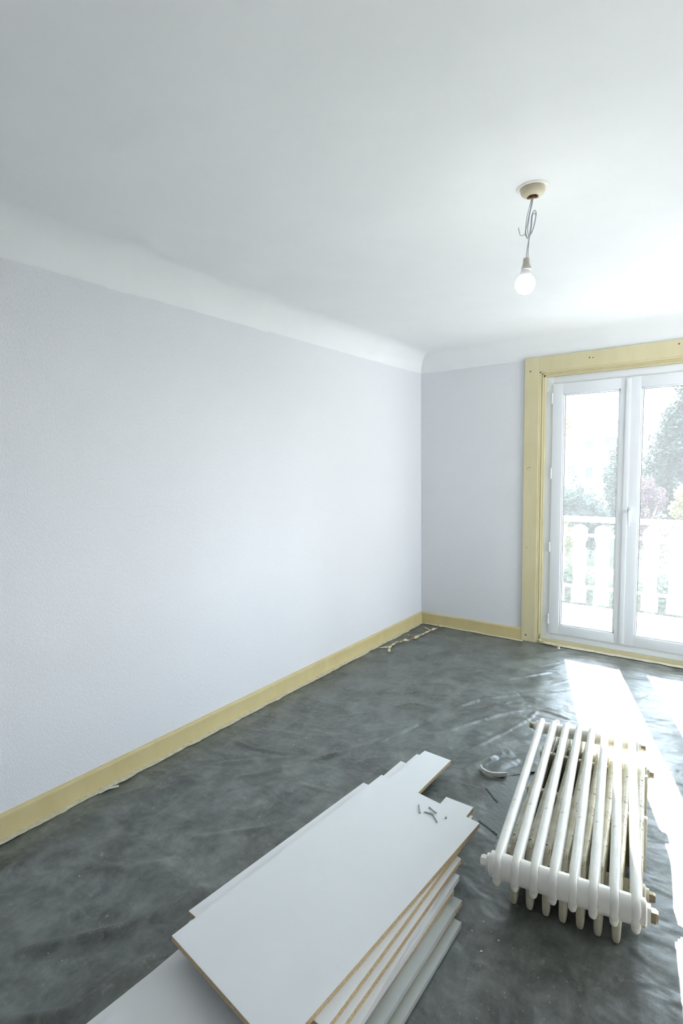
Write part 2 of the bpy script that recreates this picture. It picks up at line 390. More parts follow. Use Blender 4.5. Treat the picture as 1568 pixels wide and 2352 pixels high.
# ------------------------------------------------------------------ grey protective film with ridges
RIDGES = [
(((0.596,-3.915), (0.667,-3.832), (0.752,-3.721), (0.841,-3.605), (0.880,-3.481), (0.891,-3.391), (0.927,-3.333)), 0.016, 0.028),
(((0.70,-4.10), (0.947,-3.883), (0.956,-3.774), (0.971,-3.689), (0.992,-3.594)), 0.014, 0.028),
(((0.174,-2.595), (0.348,-2.587), (0.510,-2.534), (0.619,-2.477)), 0.008, 0.012),
(((0.332,-3.623), (0.528,-3.516), (0.640,-3.425), (0.695,-3.343)), 0.006, 0.03),
(((0.300,-2.814), (0.437,-2.676), (0.622,-2.480)), 0.006, 0.018),
(((0.472,-2.840), (0.559,-2.729), (0.675,-2.544)), 0.006, 0.018),
(((0.632,-3.249), (0.764,-3.108), (0.871,-2.989)), 0.006, 0.018),
(((0.666,-2.533), (0.762,-2.367), (0.863,-2.192), (0.946,-1.879), (0.986,-1.695)), 0.010, 0.015),
(((0.745,-2.114), (0.890,-1.942), (0.941,-1.870)), 0.005, 0.015),
(((1.001,-1.631), (1.108,-1.354), (1.262,-1.155), (1.473,-0.973)), 0.009, 0.012),
(((1.042,-1.979), (1.142,-1.793), (1.274,-1.499), (1.414,-1.292)), 0.007, 0.014),
(((1.256,-2.046), (1.343,-1.817), (1.455,-1.427), (1.466,-1.257)), 0.0045, 0.009),
(((1.300,-2.259), (1.397,-2.027), (1.437,-1.941)), 0.010, 0.018),
(((0.040,-1.274), (0.361,-1.015), (0.694,-0.678)), 0.006, 0.014),
(((0.243,-1.223), (0.547,-0.976), (0.868,-0.760)), 0.005, 0.014),
(((0.672,-1.321), (0.918,-1.189)), 0.004, 0.012),
(((0.958,-1.441), (0.963,-0.995)), 0.004, 0.009),
(((1.114,-0.967), (1.258,-0.777), (1.382,-0.578)), 0.006, 0.014),
(((1.461,-1.274), (1.562,-1.274), (1.675,-1.302)), 0.006, 0.012),
(((0.193,-1.751), (0.445,-1.646), (0.658,-1.534), (0.776,-1.421)), 0.006, 0.014),
(((0.02,-1.593), (0.108,-1.477), (0.387,-1.404)), 0.005, 0.014),
(((0.706,-1.747), (0.806,-1.620), (0.935,-1.591)), 0.004, 0.014),
(((2.114,-2.814), (2.151,-2.842), (2.206,-2.857), (2.262,-2.864), (2.40,-2.867)), 0.010, 0.014),
(((2.209,-2.888), (2.246,-2.941), (2.30,-3.1)), 0.009, 0.02),
(((2.213,-2.720), (2.253,-2.739), (2.285,-2.746)), 0.005, 0.014),
(((1.9,-3.05), (2.0,-3.15), (2.05,-3.4)), 0.006, 0.02),
(((1.0,-.35), (1.3,-.33), (1.5,-.42)), 0.004, 0.012),
(((.45,-.62), (.8,-.48), (1.1,-.45)), 0.005, 0.012),
(((.3,-.9), (.55,-.68), (.9,-.6)), 0.005, 0.012),
(((1.0,-2.5), (1.05,-2.2), (1.15,-2.0)), 0.006, 0.018)]
BOARD_PAD = [(1.05, 1.75, -4.5, -2.15), (1.60, 2.28, -2.98, -1.75)]
SHEET = {}
def film_mesh():
    xs = np.arange(.012, 2.72, .0115); ys = np.arange(-5.1, -.012, .0115)
    X, Y = np.meshgrid(xs, ys); Z = np.zeros_like(X)
    rng = np.random.RandomState(3)
    rid = list(RIDGES)
    for k in range(300):                                    # small random creases, mostly running with the light
        a = math.radians(rng.normal(44, 24)); L = rng.uniform(.08, .32); cx, cy = rng.uniform(.05, 3.2), rng.uniform(-5, -.1)
        dx, dy = math.cos(a) * L, math.sin(a) * L; bx, by = rng.normal(0, .03, 2)
        rid.append((((cx - dx, cy - dy), (cx + bx, cy + by), (cx + dx, cy + dy)), rng.uniform(.0012, .0050) * rng.uniform(.4, 1), rng.uniform(.004, .013)))
    for P, h, wd in rid:
        P = np.array(P); h = h * 1.45; wd = wd * .72
        # Catmull-like resample
        t = np.linspace(0, len(P) - 1, 12 * (len(P) - 1) + 1); Q = np.stack([np.interp(t, np.arange(len(P)), P[:, i]) for i in (0, 1)], 1)
        for _ in range(4): Q[1:-1] = (Q[:-2] + Q[1:-1] * 2 + Q[2:]) / 4
        x0, y0 = Q.min(0) - wd * 4; x1, y1 = Q.max(0) + wd * 4
        I = np.where((ys >= y0) & (ys <= y1))[0]; J = np.where((xs >= x0) & (xs <= x1))[0]
        if not len(I) or not len(J): continue
        sx = X[I[0]:I[-1] + 1, J[0]:J[-1] + 1]; sy = Y[I[0]:I[-1] + 1, J[0]:J[-1] + 1]
        best = np.full(sx.shape, 9.); tt = np.zeros(sx.shape); n = len(Q) - 1
        for i in range(n):
            a, c = Q[i], Q[i + 1]; d = c - a; L2 = d @ d + 1e-12
            u = np.clip(((sx - a[0]) * d[0] + (sy - a[1]) * d[1]) / L2, 0, 1)
            e = np.hypot(sx - a[0] - u * d[0], sy - a[1] - u * d[1]); k = e < best
            best[k] = e[k]; tt[k] = ((i + u) / n)[k]
        env = np.clip(np.minimum(tt, 1 - tt) * 5, 0, 1); env = env * env * (3 - 2 * env)
        Z[I[0]:I[-1] + 1, J[0]:J[-1] + 1] += h * env * np.exp(-(best / wd) ** 1.6)
    for f, a in ((2.1, .0016), (5.3, .0012), (11, .0008)):
        for k in range(5):
            th = rng.uniform(0, math.pi); ph = rng.uniform(0, 6.28); ph2 = rng.uniform(0, 6.28)
            Z += a / 2 * np.sin((X * math.cos(th) + Y * math.sin(th)) * f * 3 + ph + 1.3 * np.sin(X * f * .9 + ph2))
    Z = Z - .001
    for x0, x1, y0, y1 in BOARD_PAD:
        q = np.maximum(np.maximum(x0 - X, X - x1), np.maximum(y0 - Y, Y - y1)); f = np.clip(q / .10, 0, 1)
        Z = np.where(f < 1, np.minimum(Z, 0) * (1 - f) * .5 - .0012 * (1 - f) + Z * f, Z)
    ed = np.clip(np.minimum(X - .012, -.02 - Y) / .06, 0, 1); Z = Z * ed - .0005
    Z = np.maximum(Z, -.0055)
    SHEET['z'] = Z
    v = np.stack([X.ravel(), Y.ravel(), Z.ravel()], 1); nx = len(xs); ny = len(ys)
    i = np.arange(ny - 1)[:, None] * nx + np.arange(nx - 1)[None]; i = i.ravel()
    f = np.stack([i, i + 1, i + nx + 1, i + nx], 1)
    me = bpy.data.meshes.new('dust_sheet'); me.vertices.add(len(v)); me.vertices.foreach_set('co', v.ravel())
    me.loops.add(len(f) * 4); me.polygons.add(len(f)); me.loops.foreach_set('vertex_index', f.ravel())
    me.polygons.foreach_set('loop_start', np.arange(len(f)) * 4); me.polygons.foreach_set('loop_total', np.full(len(f), 4))
    me.update(calc_edges=True); return me
ds = link('dust_sheet', film_mesh(), FILM, smooth=True)
tag(ds, 'wrinkled grey plastic protective film covering the floor', 'dust sheet')

def sheet_z(x, y):
    j = int(round((x - .012) / .0115)); i = int(round((y + 5.1) / .0115)); Z = SHEET['z']
    return float(Z[max(0, i - 1):i + 2, max(0, j - 1):j + 2].max()) if 0 <= i < Z.shape[0] and 0 <= j < Z.shape[1] else 0

# second, shinier film with fine parallel stretch lines beside the boards
def film2():
    poly = [(1.534, -2.075), (1.58, -2.00), (1.665, -2.06), (1.725, -2.365), (1.765, -2.62), (1.69, -2.66), (1.655, -2.50), (1.56, -2.46), (1.585, -2.30), (1.50, -2.22), (1.555, -2.15)]
    def inside(x, y):
        c = False; n = len(poly)
        for i in range(n):
            (x1, y1), (x2, y2) = poly[i], poly[i - 1]
            if (y1 > y) != (y2 > y) and x < (x2 - x1) * (y - y1) / (y2 - y1) + x1: c = not c
        return c
    st = .006; b = bmesh.new(); grid = {}
    nx = int((1.88 - 1.5) / st); ny = int((3.05 - 1.95) / st)
    def P(i, j):
        if (i, j) not in grid:
            x = 1.5 + i * st; y = -3.05 + j * st
            u = x * .62 + y * .78          # across the stretch lines
            v = -x * .78 + y * .62
            wv = .5 + .5 * math.sin(u * 260 + 5 * noise.noise((x * 7, y * 7, 1)) + 1.5 * math.sin(v * 9))
            h = .0012 + .0007 * wv + .0016 * max(0, noise.noise((u * 9, v * 5, 7)))
            grid[i, j] = b.verts.new((x, y, h))
        return grid[i, j]
    for i in range(nx):
        for j in range(ny):
            if inside(1.5 + (i + .5) * st, -3.05 + (j + .5) * st): b.faces.new((P(i, j), P(i + 1, j), P(i + 1, j + 1), P(i, j + 1)))
    me = bpy.data.meshes.new('plastic_film'); b.to_mesh(me); b.free()
    return tag(link('plastic_film', me, FILM2, smooth=True), 'shiny stretched film with fine parallel creases between the white boards and the radiators', 'plastic film')
film2()

# ------------------------------------------------------------------ masking tape
def strip(name, pts, width, mat, z=.002, crumple=.0, thick=.0008, parent=None, zfun=None, seed=1, wj=.3):
    """a flat ribbon with real thickness following pts; crumple lifts and twists it"""
    P = [Vector((p[0], p[1], p[2] if len(p) > 2 else 0)) for p in pts]; Q = []
    for a, c in zip(P, P[1:]):
        n = max(2, int((c - a).length / .012))
        for k in range(n): Q.append(a.lerp(c, k / n))
    Q.append(P[-1]); b = bmesh.new(); rows = []
    for i, q in enumerate(Q):
        d = (Q[min(i + 1, len(Q) - 1)] - Q[max(i - 1, 0)]).normalized(); n = Vector((-d.y, d.x, 0)).normalized()
        wn_ = width * (1 + wj * noise.noise((i * .35, seed, 0))); tw = crumple * 2.2 * noise.noise((i * .22, seed * 3.1, 2))
        side = n * math.cos(tw * 3) + Vector((0, 0, 1)) * math.sin(tw * 3)
        h = z + q.z + max(0, sheet_z(q.x, q.y) if q.y < -.02 else 0) + crumple * .02 * (1 + noise.noise((i * .3, seed, 8))); c = Vector((q.x, q.y, h + abs(side.z) * wn_ / 2))
        off = n * width * .25 * noise.noise((i * .16, seed * 1.7, 5))
        a, e = c - side * wn_ / 2 + off, c + side * wn_ / 2 + off; up = side.cross(d).normalized()
        if up.z < 0: up = -up
        rows.append([b.verts.new(a), b.verts.new(e), b.verts.new(e + up * thick), b.verts.new(a + up * thick)])
    for r0, r1 in zip(rows, rows[1:]):
        for k in range(4): b.faces.new((r0[k], r0[(k + 1) % 4], r1[(k + 1) % 4], r1[k]))
    b.faces.new(rows[0][::-1]); b.faces.new(rows[-1]); bmesh.ops.recalc_face_normals(b, faces=b.faces[:])
    me = bpy.data.meshes.new(name); b.to_mesh(me); b.free(); return link(name, me, mat, parent)
tag(strip('masking_tape', [(.036, -5.0), (.034, -3.5), (.030, -2.6), (.033, -1.7), (.031, -.03)], .040, TAPEL, .0020, 0, seed=2, wj=.25),
    'long strip of cream masking tape at the foot of the left baseboard', 'masking tape')
tag(strip('masking_tape', [(.045, -.036), (.5, -.038), (.985, -.048)], .038, TAPEL, .0020, 0, seed=4, wj=.25),
    'strip of masking tape at the foot of the short baseboard in the corner', 'masking tape')
tag(strip('masking_tape', [(1.115, .004, 0), (1.4, .0, 0), (1.9, .002, 0), (2.32, -.003, 0)], .056, TAPEL, .0048, 0, seed=6, wj=.2),
    'wide pale tape strip on the sill in front of the balcony door', 'masking tape')
ts = empty('torn_tape', (.19, -.5, 0)); tag(ts, 'crumpled branching length of torn masking tape lying in the room corner', 'masking tape')
def tpart(name, pts, wd, sd, cr=.30):
    o = strip(name, pts, wd, TAPE, .0035, cr, seed=sd, parent=ts); o.data.transform(Matrix.Translation((-.19, .5, 0))); return o
tpart('main_strip', [(.245, -.045), (.232, -.20), (.212, -.33), (.206, -.40), (.208, -.53), (.168, -.61), (.137, -.73), (.140, -.83)], .019, 11)
tpart('curled_end', [(.140, -.815), (.160, -.86), (.196, -.925)], .022, 12)
tpart('side_shred', [(.105, -.454), (.15, -.482), (.19, -.484), (.206, -.40)], .011, 13)
tpart('side_shred', [(.065, -.887), (.10, -.885), (.13, -.87), (.149, -.833)], .010, 14)
tpart('side_shred', [(.12, -.18), (.18, -.20), (.225, -.27)], .009, 15, .12)
tag(strip('tape_curl', [(1.09, .012, .0045), (1.135, -.012, .003), (1.20, -.05), (1.25, -.055), (1.285, -.075), (1.290, -.11)], .020, TAPE, .006, .35, seed=21),
    'orange-tinged curl of peeled tape by the foot of the door casing', 'masking tape')
tag(strip('tape_scrap', [(.055, -3.285), (.060, -3.24), (.078, -3.20)], .014, FOAM, .0035, .08, seed=31, wj=.1),
    'small white scrap on the film close to the left baseboard', 'scrap')
# curved white strip and a loose flap of film beside it
def arc_strip():
    c = [(1.421, -2.085), (1.438, -2.108), (1.462, -2.119), (1.49, -2.118), (1.52, -2.103), (1.548, -2.078)]
    b = bmesh.new(); rows = []
    for i, (x, y) in enumerate(c):
        dx = c[min(i + 1, 5)][0] - c[max(i - 1, 0)][0]; dy = c[min(i + 1, 5)][1] - c[max(i - 1, 0)][1]; L = math.hypot(dx, dy); nx, ny = -dy / L * .004, dx / L * .004
        rows.append([b.verts.new(v) for v in ((x - nx, y - ny, .003), (x + nx, y + ny, .003), (x + nx, y + ny, .023), (x - nx, y - ny, .022))])
    for r0, r1 in zip(rows, rows[1:]):
        for k in range(4): b.faces.new((r0[k], r0[(k + 1) % 4], r1[(k + 1) % 4], r1[k]))
    b.faces.new(rows[0][::-1]); b.faces.new(rows[-1]); bmesh.ops.recalc_face_normals(b, faces=b.faces[:])
    me = bpy.data.meshes.new('curved_offcut'); b.to_mesh(me); b.free(); return link('curved_offcut', me, FOAM)
tag(arc_strip(), 'curved white offcut strip on the film between boards and radiators', 'offcut')
def flap():
    b = bmesh.new(); R = []; NU, NV = 26, 22
    for i in range(NU + 1):
        u = i / NU; row = []
        for j in range(NV + 1):
            v = j / NV; x = 1.425 + .125 * u + v * (.02 + .10 * u); y = -2.078 + .10 * (u - .45) ** 2 - .03 + v * (.30 - .16 * u)
            cr = abs(math.sin(3.2 * u + 2.5 * noise.noise((u * 2, v * 2, 9)) + 2 * v))
            h = sheet_z(x, y) + .003 + (1 - v) ** .7 * v ** .6 * (.005 + .008 * cr) + .004 * abs(noise.noise((u * 5, v * 5, 3)))
            row.append(b.verts.new((x, y, h)))
        R.append(row)
    for i in range(NU):
        for j in range(NV): b.faces.new((R[i][j], R[i + 1][j], R[i + 1][j + 1], R[i][j + 1]))
    me = bpy.data.meshes.new('film_flap'); b.to_mesh(me); b.free(); return link('film_flap', me, FILM, smooth=True)
tag(flap(), 'loose lifted flap of shiny film behind the curved white offcut', 'plastic film')

# ------------------------------------------------------------------ stack of boards
T = .018
SIDE = {'chip': 1, 'white': 0}
def board(k, corners, label, edge=('chip',) * 4, mat=MEL, t=T):
    """corners: near-left, near-right, far-right, far-left; edge order: near, right, far, left"""
    cx = sum(c[0] for c in corners) / 4; cy = sum(c[1] for c in corners) / 4; z = (k - 1) * T + .0006 * 0
    P = [(c[0] - cx, c[1] - cy) for c in corners]
    b = MB().prism(P, 0, t - .0004, side=[SIDE[e] for e in edge])
    bmesh.ops.bevel(b.b, geom=b.b.edges[:], offset=.0006, segments=1, affect='EDGES')
    o = b.build('melamine_board', [mat, CHIP]); o.location = (cx, cy, z)
    return tag(o, label, 'board', 'stacked melamine boards')
WH = ('white',) * 4
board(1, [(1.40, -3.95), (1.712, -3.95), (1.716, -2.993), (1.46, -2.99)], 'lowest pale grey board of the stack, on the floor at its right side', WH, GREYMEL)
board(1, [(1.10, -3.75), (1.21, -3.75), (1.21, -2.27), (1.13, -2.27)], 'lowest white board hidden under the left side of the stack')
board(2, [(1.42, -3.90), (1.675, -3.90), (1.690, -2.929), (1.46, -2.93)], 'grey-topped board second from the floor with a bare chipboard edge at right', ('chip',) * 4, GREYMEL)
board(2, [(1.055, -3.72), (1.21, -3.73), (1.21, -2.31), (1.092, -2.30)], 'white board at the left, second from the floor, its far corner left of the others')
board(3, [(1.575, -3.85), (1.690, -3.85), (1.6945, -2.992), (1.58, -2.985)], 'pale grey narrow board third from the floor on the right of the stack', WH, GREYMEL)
board(3, [(1.08, -3.70), (1.22, -3.71), (1.225, -2.229), (1.142, -2.226)], 'long white board in the middle of the three stepped far corners at left')
board(3, [(1.42, -3.72), (1.56, -3.72), (1.560, -2.520), (1.42, -2.515)], 'narrow white board whose tip shows just below the top board at the far right')
board(4, [(1.125, -2.985), (1.300, -2.985), (1.320, -2.212), (1.175, -2.204)], 'narrow white board reaching furthest towards the corner, bare edge at right')
board(4, [(1.42, -2.985), (1.545, -2.985), (1.549, -2.490), (1.425, -2.489)], 'short white board jutting out at the far right beyond the screws')
board(4, [(1.60, -3.85), (1.640, -3.85), (1.666, -2.942), (1.56, -2.94)], 'narrow white board with bare right edge under the white-edged boards')
board(4, [(1.068, -3.99), (1.55, -4.02), (1.565, -3.01), (1.139, -2.995)], 'lower-left white board sticking out under the nearest one', ('chip',) * 4)
board(5, [(1.105, -4.16), (1.660, -4.20), (1.664, -2.893), (1.185, -2.86)], 'wide white board jutting towards the viewer at the lower left', ('chip', 'white', 'chip', 'chip'))
board(6, [(1.17, -3.60), (1.676, -3.62), (1.640, -2.835), (1.20, -2.80)], 'white-edged board fourth from the top of the stack', WH)
board(7, [(1.087, -3.58), (1.648, -3.60), (1.655, -2.86), (1.160, -2.72)], 'white board third from the top with bare chipboard edge', ('chip',) * 4)
board(8, [(1.071, -3.567), (1.628, -3.60), (1.640, -2.735), (1.139, -2.702)], 'white board directly under the top one, showing at its left side')
board(9, [(1.119, -3.663), (1.583, -3.718), (1.656, -2.693), (1.188, -2.633)], 'large white top board of the stack carrying the loose screws')

# screws on the top board
def screw(a, c, head=True):
    z = 9 * T + .0028; A, C = Vector((*a, z)), Vector((*c, z)); d = (C - A); L = d.length; d.normalize()
    b = MB(); b.tube([A, A + d * .004, C - d * .004, C], [.0004, .0019, .0022, .0022], 8)
    n = int(L / .003)
    for k in range(1, n - 1):
        q = A + d * (L * k / n); b.tube([q - d * .0007, q, q + d * .0007], [.0018, .0027, .0018], 8)
    o = b.build('screw', STEEL)
    hb = MB(); hb.tube([C - d * .003, C, C + d * .0012, C + d * .0016], [.0022, .0042, .0042, .0034], 12)
    h = hb.build('screw_head', STEEL, o); return o
g = 'loose screws on the top board'
tag(screw((1.420, -2.730), (1.447, -2.770)), 'leftmost loose screw, lying apart on the top board', 'screw', g)
tag(screw((1.456, -2.757), (1.487, -2.7505)), 'screw lying crosswise in the small pile on the top board', 'screw', g)
tag(screw((1.528, -2.786), (1.494, -2.753)), 'screw of the small pile pointing towards the viewer', 'screw', g)
tag(screw((1.503, -2.7375), (1.464, -2.722)), 'screw at the back of the small pile on the top board', 'screw', g)
b = MB(); b.lathe([(.0042, 0), (.0042, .001), (.002, .0035), (.0016, .006), (.0006, .010)], (1.541, -2.74, 9 * T - .0002), 'z', 10)
tag(b.build('screw_stub', STEEL), 'single short screw standing on its head right of the pile', 'screw', g)

# ------------------------------------------------------------------ radiators
PITCH = .052
def upper_section(L):
    b = MB()
    b.loft([(-.039, .006, -.044, -.012), (-.037, .012, -.052, -.002), (-.030, .0155, -.058, .0085), (-.014, .017, -.060, .0145), (.006, .0175, -.060, .0155),
            (.022, .0168, -.052, .0158), (.034, .016, -.034, .016), (.05, .0155, -.017, .016), (.08, .0152, -.0155, .0155), (L / 2, .0150, -.0150, .0150),
            (L - .08, .0152, -.0155, .0155), (L - .05, .0155, -.017, .016), (L - .036, .0155, -.030, .016), (L - .022, .0156, -.048, .0158), (L, .0158, -.056, .0155),
            (L + .014, .0155, -.055, .0145), (L + .026, .0135, -.048, .010), (L + .032, .009, -.038, .003), (L + .034, .004, -.03, -.006)], 20, 2.5)
    b.loft([(-.038, .004, -.062, -.050), (-.034, .011, -.068, -.040), (-.020, .0125, -.070, -.040), (-.006, .009, -.067, -.045), (-.002, .003, -.060, -.05)], 12, 2)
    return b.mesh('section')
def hubrow(b, s, z, r, x0, x1):
    b.lathe([(r * .86, x0), (r, x0 + .004), (r, x1 - .004), (r * .86, x1)], (0, s, z), 'x', 20)
def make_radiator(name, loc, theta, n, section_fn, L, mat, hubs, label, r=.027, skip=()):
    t = empty(name, loc, -theta); tag(t, label, 'radiator', 'cast iron radiators lying stacked on the floor')
    first = None
    for i in range(n):
        last = section_fn is lower_section and i == n - 1
        if last: me = section_fn(L, True)
        else:
            first = first or section_fn(L); me = first
        o = bpy.data.objects.new('section', me); COL.objects.link(o); o.parent = t; o.location = (PITCH * i, 0, 0)
        if not len(me.materials):
            me.materials.append(mat); smooth_by_angle(o, 50); me.materials.append(IRONW)
            if section_fn is upper_section:
                for f in me.polygons:
                    if f.center.z < -.042: f.material_index = 1
    for s, z, rr in hubs:
        for i in range(n - 1):
            b = MB(); hubrow(b, s, z, rr, .008, PITCH - .008); o = smooth_by_angle(b.build('nipple', mat, t)); o.location = (PITCH * i, 0, 0)
        for sg, x in ((-1, 0), (1, PITCH * (n - 1))):
            b = MB(); pr = [(rr, .006), (rr * .98, .022), (rr * .72, .026), (rr * .70, .034)]
            b.lathe([(a, sg * h) for a, h in pr], (x, s, z), 'x', 20); bs = smooth_by_angle(b.build('bushing', mat, t))
            b = MB(); b.lathe([(rr * .50, sg * .032), (rr * .50, sg * .046), (rr * .40, sg * .052)], (x, s, z), 'x', 6); b.build('plug', mat if (sg < 0 and s < .2) else BRASS, bs)
    return t
def lower_section(L, last=False):
    b = MB()
    def bar(y, sg):
        b.loft([(y, .007, .012, .226), (y + sg * .003, .0115, .004, .234), (y + sg * .010, .0135, .0010, .238), (y + sg * .026, .0138, .0005, .240), (y + sg * .036, .0130, .004, .2395), (y + sg * .040, .009, .014, .236)], 24, 5)
    if last:
        b.loft([(.060, .009, .085, .215), (.064, .014, .07, .23), (.075, .0155, .065, .24), (.115, .0155, .065, .24), (.125, .010, .075, .235)], 20, 5)
    else: bar(0, 1)
    bar(L, -1)
    for z in (.225, .164, .10, .036):
        ys = (.09 if last else .02)
        b.loft([(ys, .013, z - .012, z + .012), (.12, .0155, z - .0135, z + .0135), (L / 2, .0152, z - .013, z + .013), (L - .1, .0155, z - .0135, z + .0135), (L - .02, .013, z - .012, z + .012)], 12, 2.3)
    for s in (.105, L - .105):     # hub plates
        b.loft([(s - .034, .004, .095, .145), (s - .030, .010, .082, .158), (s, .0125, .075, .165), (s + .030, .010, .082, .158), (s + .034, .004, .095, .145)], 12, 2.4)
    for s in (.36, .66):           # webs between the columns
        b.box(-.0255, .0255, s * L - .011, s * L + .011, .03, .229, .003)
    b.box(-.007, .007, .09, L - .09, .04, .22)
    return b.mesh('section')
up_loc = (1.845, -3.020, .3165)
make_radiator('radiator', up_loc, math.radians(-8.35), 8, upper_section, .950, IRON, [(-.003, -.0245, .036), (.950, -.022, .026)],
              'upper cream white single-column radiator lying flat on the other one')
make_radiator('radiator', (1.823, -2.812, 0), math.radians(-6.2), 8, lower_section, .985, IRONL, [(.105, .12, .030), (.88, .12, .030)],
              'lower chipped yellowed radiator on the floor under the white one')

# ------------------------------------------------------------------ ceiling lamp
RX, RY = 1.742, -2.447
lamp = empty('pendant_lamp', (RX, RY, HC)); tag(lamp, 'lit bare bulb on looped wires hanging from a round ceiling rose', 'lamp')
def lp(b, name, mat, parent=lamp, sm=True):
    o = b.build(name, mat, parent); o.data.transform(Matrix.Translation((-RX, -RY, -HC))); return smooth_by_angle(o) if sm else o
lp(MB().lathe([(.058, -.0005), (.057, -.002), (.0, -.0022)][:2] + [(.02, -.0022)], (RX, RY, HC), 'z', 40), 'unpainted_patch', M_plain('old_ceiling_paint', (.84, .83, .80), .8))
b = MB(); b.lathe([(.043, 0), (.0435, -.012), (.040, -.020), (.030, -.027), (.017, -.029), (.016, -.020), (.001, -.019)], (RX, RY, HC), 'z', 36); rose = lp(b, 'ceiling_rose', ROSEM)
b = MB(); b.lathe([(.0155, -.019), (.0155, -.0215), (.001, -.0215)], (RX, RY, HC), 'z', 18); lp(b, 'rose_opening', DARK, rose)
b = MB(); b.box(RX - .020, RX - .008, RY - .006, RY + .004, HC - .034, HC - .024, .002).box(RX + .006, RX + .018, RY - .002, RY + .008, HC - .036, HC - .025, .002).box(RX - .006, RX + .005, RY - .008, RY + .004, HC - .035, HC - .022, .002)
lp(b, 'terminal_block', BROWN, rose)
CAMP = Vector((2.3727, -4.5210, 1.5)); RR = Vector((.808, .589, 0)).normalized()
def q(dx, z): z = HC - (HC - z) * 1.065; return Vector((RX, RY, z)) + RR * (dx - .045 * (HC - z))
def curve_tube(pts, r, name, mat):
    P = [q(*p) for p in pts]; out_ = []
    for i in range(len(P) - 1):
        p0, p1, p2, p3 = P[max(i - 1, 0)], P[i], P[i + 1], P[min(i + 2, len(P) - 1)]
        for k in range(8):
            t = k / 8; out_.append(.5 * ((2 * p1) + (-p0 + p2) * t + (2 * p0 - 5 * p1 + 4 * p2 - p3) * t * t + (-p0 + 3 * p1 - 3 * p2 + p3) * t ** 3))
    out_.append(P[-1]); b = MB(); b.tube([o_ + Vector((0, .002 * math.sin(i * .4), 0)) for i, o_ in enumerate(out_)], r, 8); return lp(b, name, mat)
# (offset right, height): heights from the rose at 2.5 down to the holder at about 2.25
curve_tube([(-.001, 2.474), (-.005, 2.43), (-.012, 2.39), (-.017, 2.365), (-.014, 2.345), (-.005, 2.336), (.001, 2.36), (.003, 2.40), (.008, 2.418), (.016, 2.410), (.012, 2.38), (.003, 2.352), (-.004, 2.336), (-.008, 2.30), (-.011, 2.262)], .0015, 'wire', WB)
curve_tube([(.002, 2.474), (-.001, 2.44), (-.008, 2.40), (-.011, 2.37), (-.007, 2.345), (-.003, 2.336), (-.001, 2.37), (.001, 2.405), (.009, 2.427), (.0175, 2.417), (.0155, 2.395), (.006, 2.355), (-.003, 2.337), (-.004, 2.30), (-.003, 2.262)], .0014, 'wire', WG)
curve_tube([(-.002, 2.474), (-.013, 2.42), (-.018, 2.38), (-.019, 2.355), (-.014, 2.338), (-.006, 2.335), (-.022, 2.347), (-.029, 2.343), (-.038, 2.347), (-.043, 2.363), (-.044, 2.370)], .0014, 'wire', WG)
ctr = Vector((RX, RY, 0)) + RR * -.0205
b = MB(); b.lathe([(.009, 2.254), (.0115, 2.252), (.0125, 2.236), (.0132, 2.231), (.0175, 2.220), (.018, 2.212), (.0155, 2.210)], (ctr.x, ctr.y, 0), 'z', 28); lp(b, 'lamp_holder', HOLD)
ctr = Vector((RX, RY, 0)) + RR * -.0235
b = MB(); b.lathe([(.0135, 2.216), (.0150, 2.210), (.0205, 2.196), (.0215, 2.190)], (ctr.x, ctr.y, 0), 'z', 28); lp(b, 'bulb_base', PVC)
b = MB(); b.lathe([(.002, 2.196)] + [(.0355 * math.cos(a), 2.161 + .0355 * math.sin(a)) for a in [math.radians(d) for d in range(72, -91, -9)]][:-1] + [(.001, 2.1255)], (ctr.x, ctr.y, 0), 'z', 32); lp(b, 'bulb', BULB)

# ------------------------------------------------------------------ crumbs on the film
def crumb(name, x, y, s, mat, label, z=.004, k=0):
    b = bmesh.new(); bmesh.ops.create_icosphere(b, subdivisions=1, radius=s)
    for v in b.verts: v.co = Vector((v.co.x * (1 + .5 * noise.noise((x * 9, y * 9, v.co.x * 90))), v.co.y * .7, max(-.2 * s, v.co.z * .45)))
    bmesh.ops.rotate(b, verts=b.verts, matrix=Matrix.Rotation(x * 9, 3, 'Z'))
    me = bpy.data.meshes.new(name); b.to_mesh(me); b.free(); o = link(name, me, mat); o.location = (x, y, sheet_z(x, y) + s * .25)
    return tag(o, label, 'debris', 'crumbs on the film')
CR = [(.305, -3.09, .005, 'brown crumb on the film in front of the left baseboard', BROWN), (.475, -3.60, .004, 'tiny white flake on the film left of the boards', PLAST),
      (1.455, -2.40, .006, 'white plaster crumb between the far boards and the right one', PLAST), (1.80, -3.04, .006, 'largest plaster crumb in front of the radiators', PLAST),
      (1.83, -2.97, .0045, 'plaster crumb just beside the first radiator foot', PLAST), (1.748, -2.985, .004, 'white crumb at the right foot of the board stack', PLAST),
      (1.765, -2.93, .0035, 'small pale crumb right of the grey-topped board', PLAST), (1.02, -1.96, .004, 'dark crumb on the film in the middle of the floor', DARK),
      (1.01, -2.38, .004, 'dark crumb on the film left of the far board tips', DARK), (.50, -2.43, .004, 'pale crumb on the film midway along the left wall', PLAST),
      (.19, -3.78, .005, 'pale flake near the left edge of the floor', PLAST), (1.38, -.62, .004, 'dark crumb by the sunlit patch near the door', DARK)]
for x, y, s, lab, mt in CR: crumb('crumb', x, y, s * .8, mt, lab)
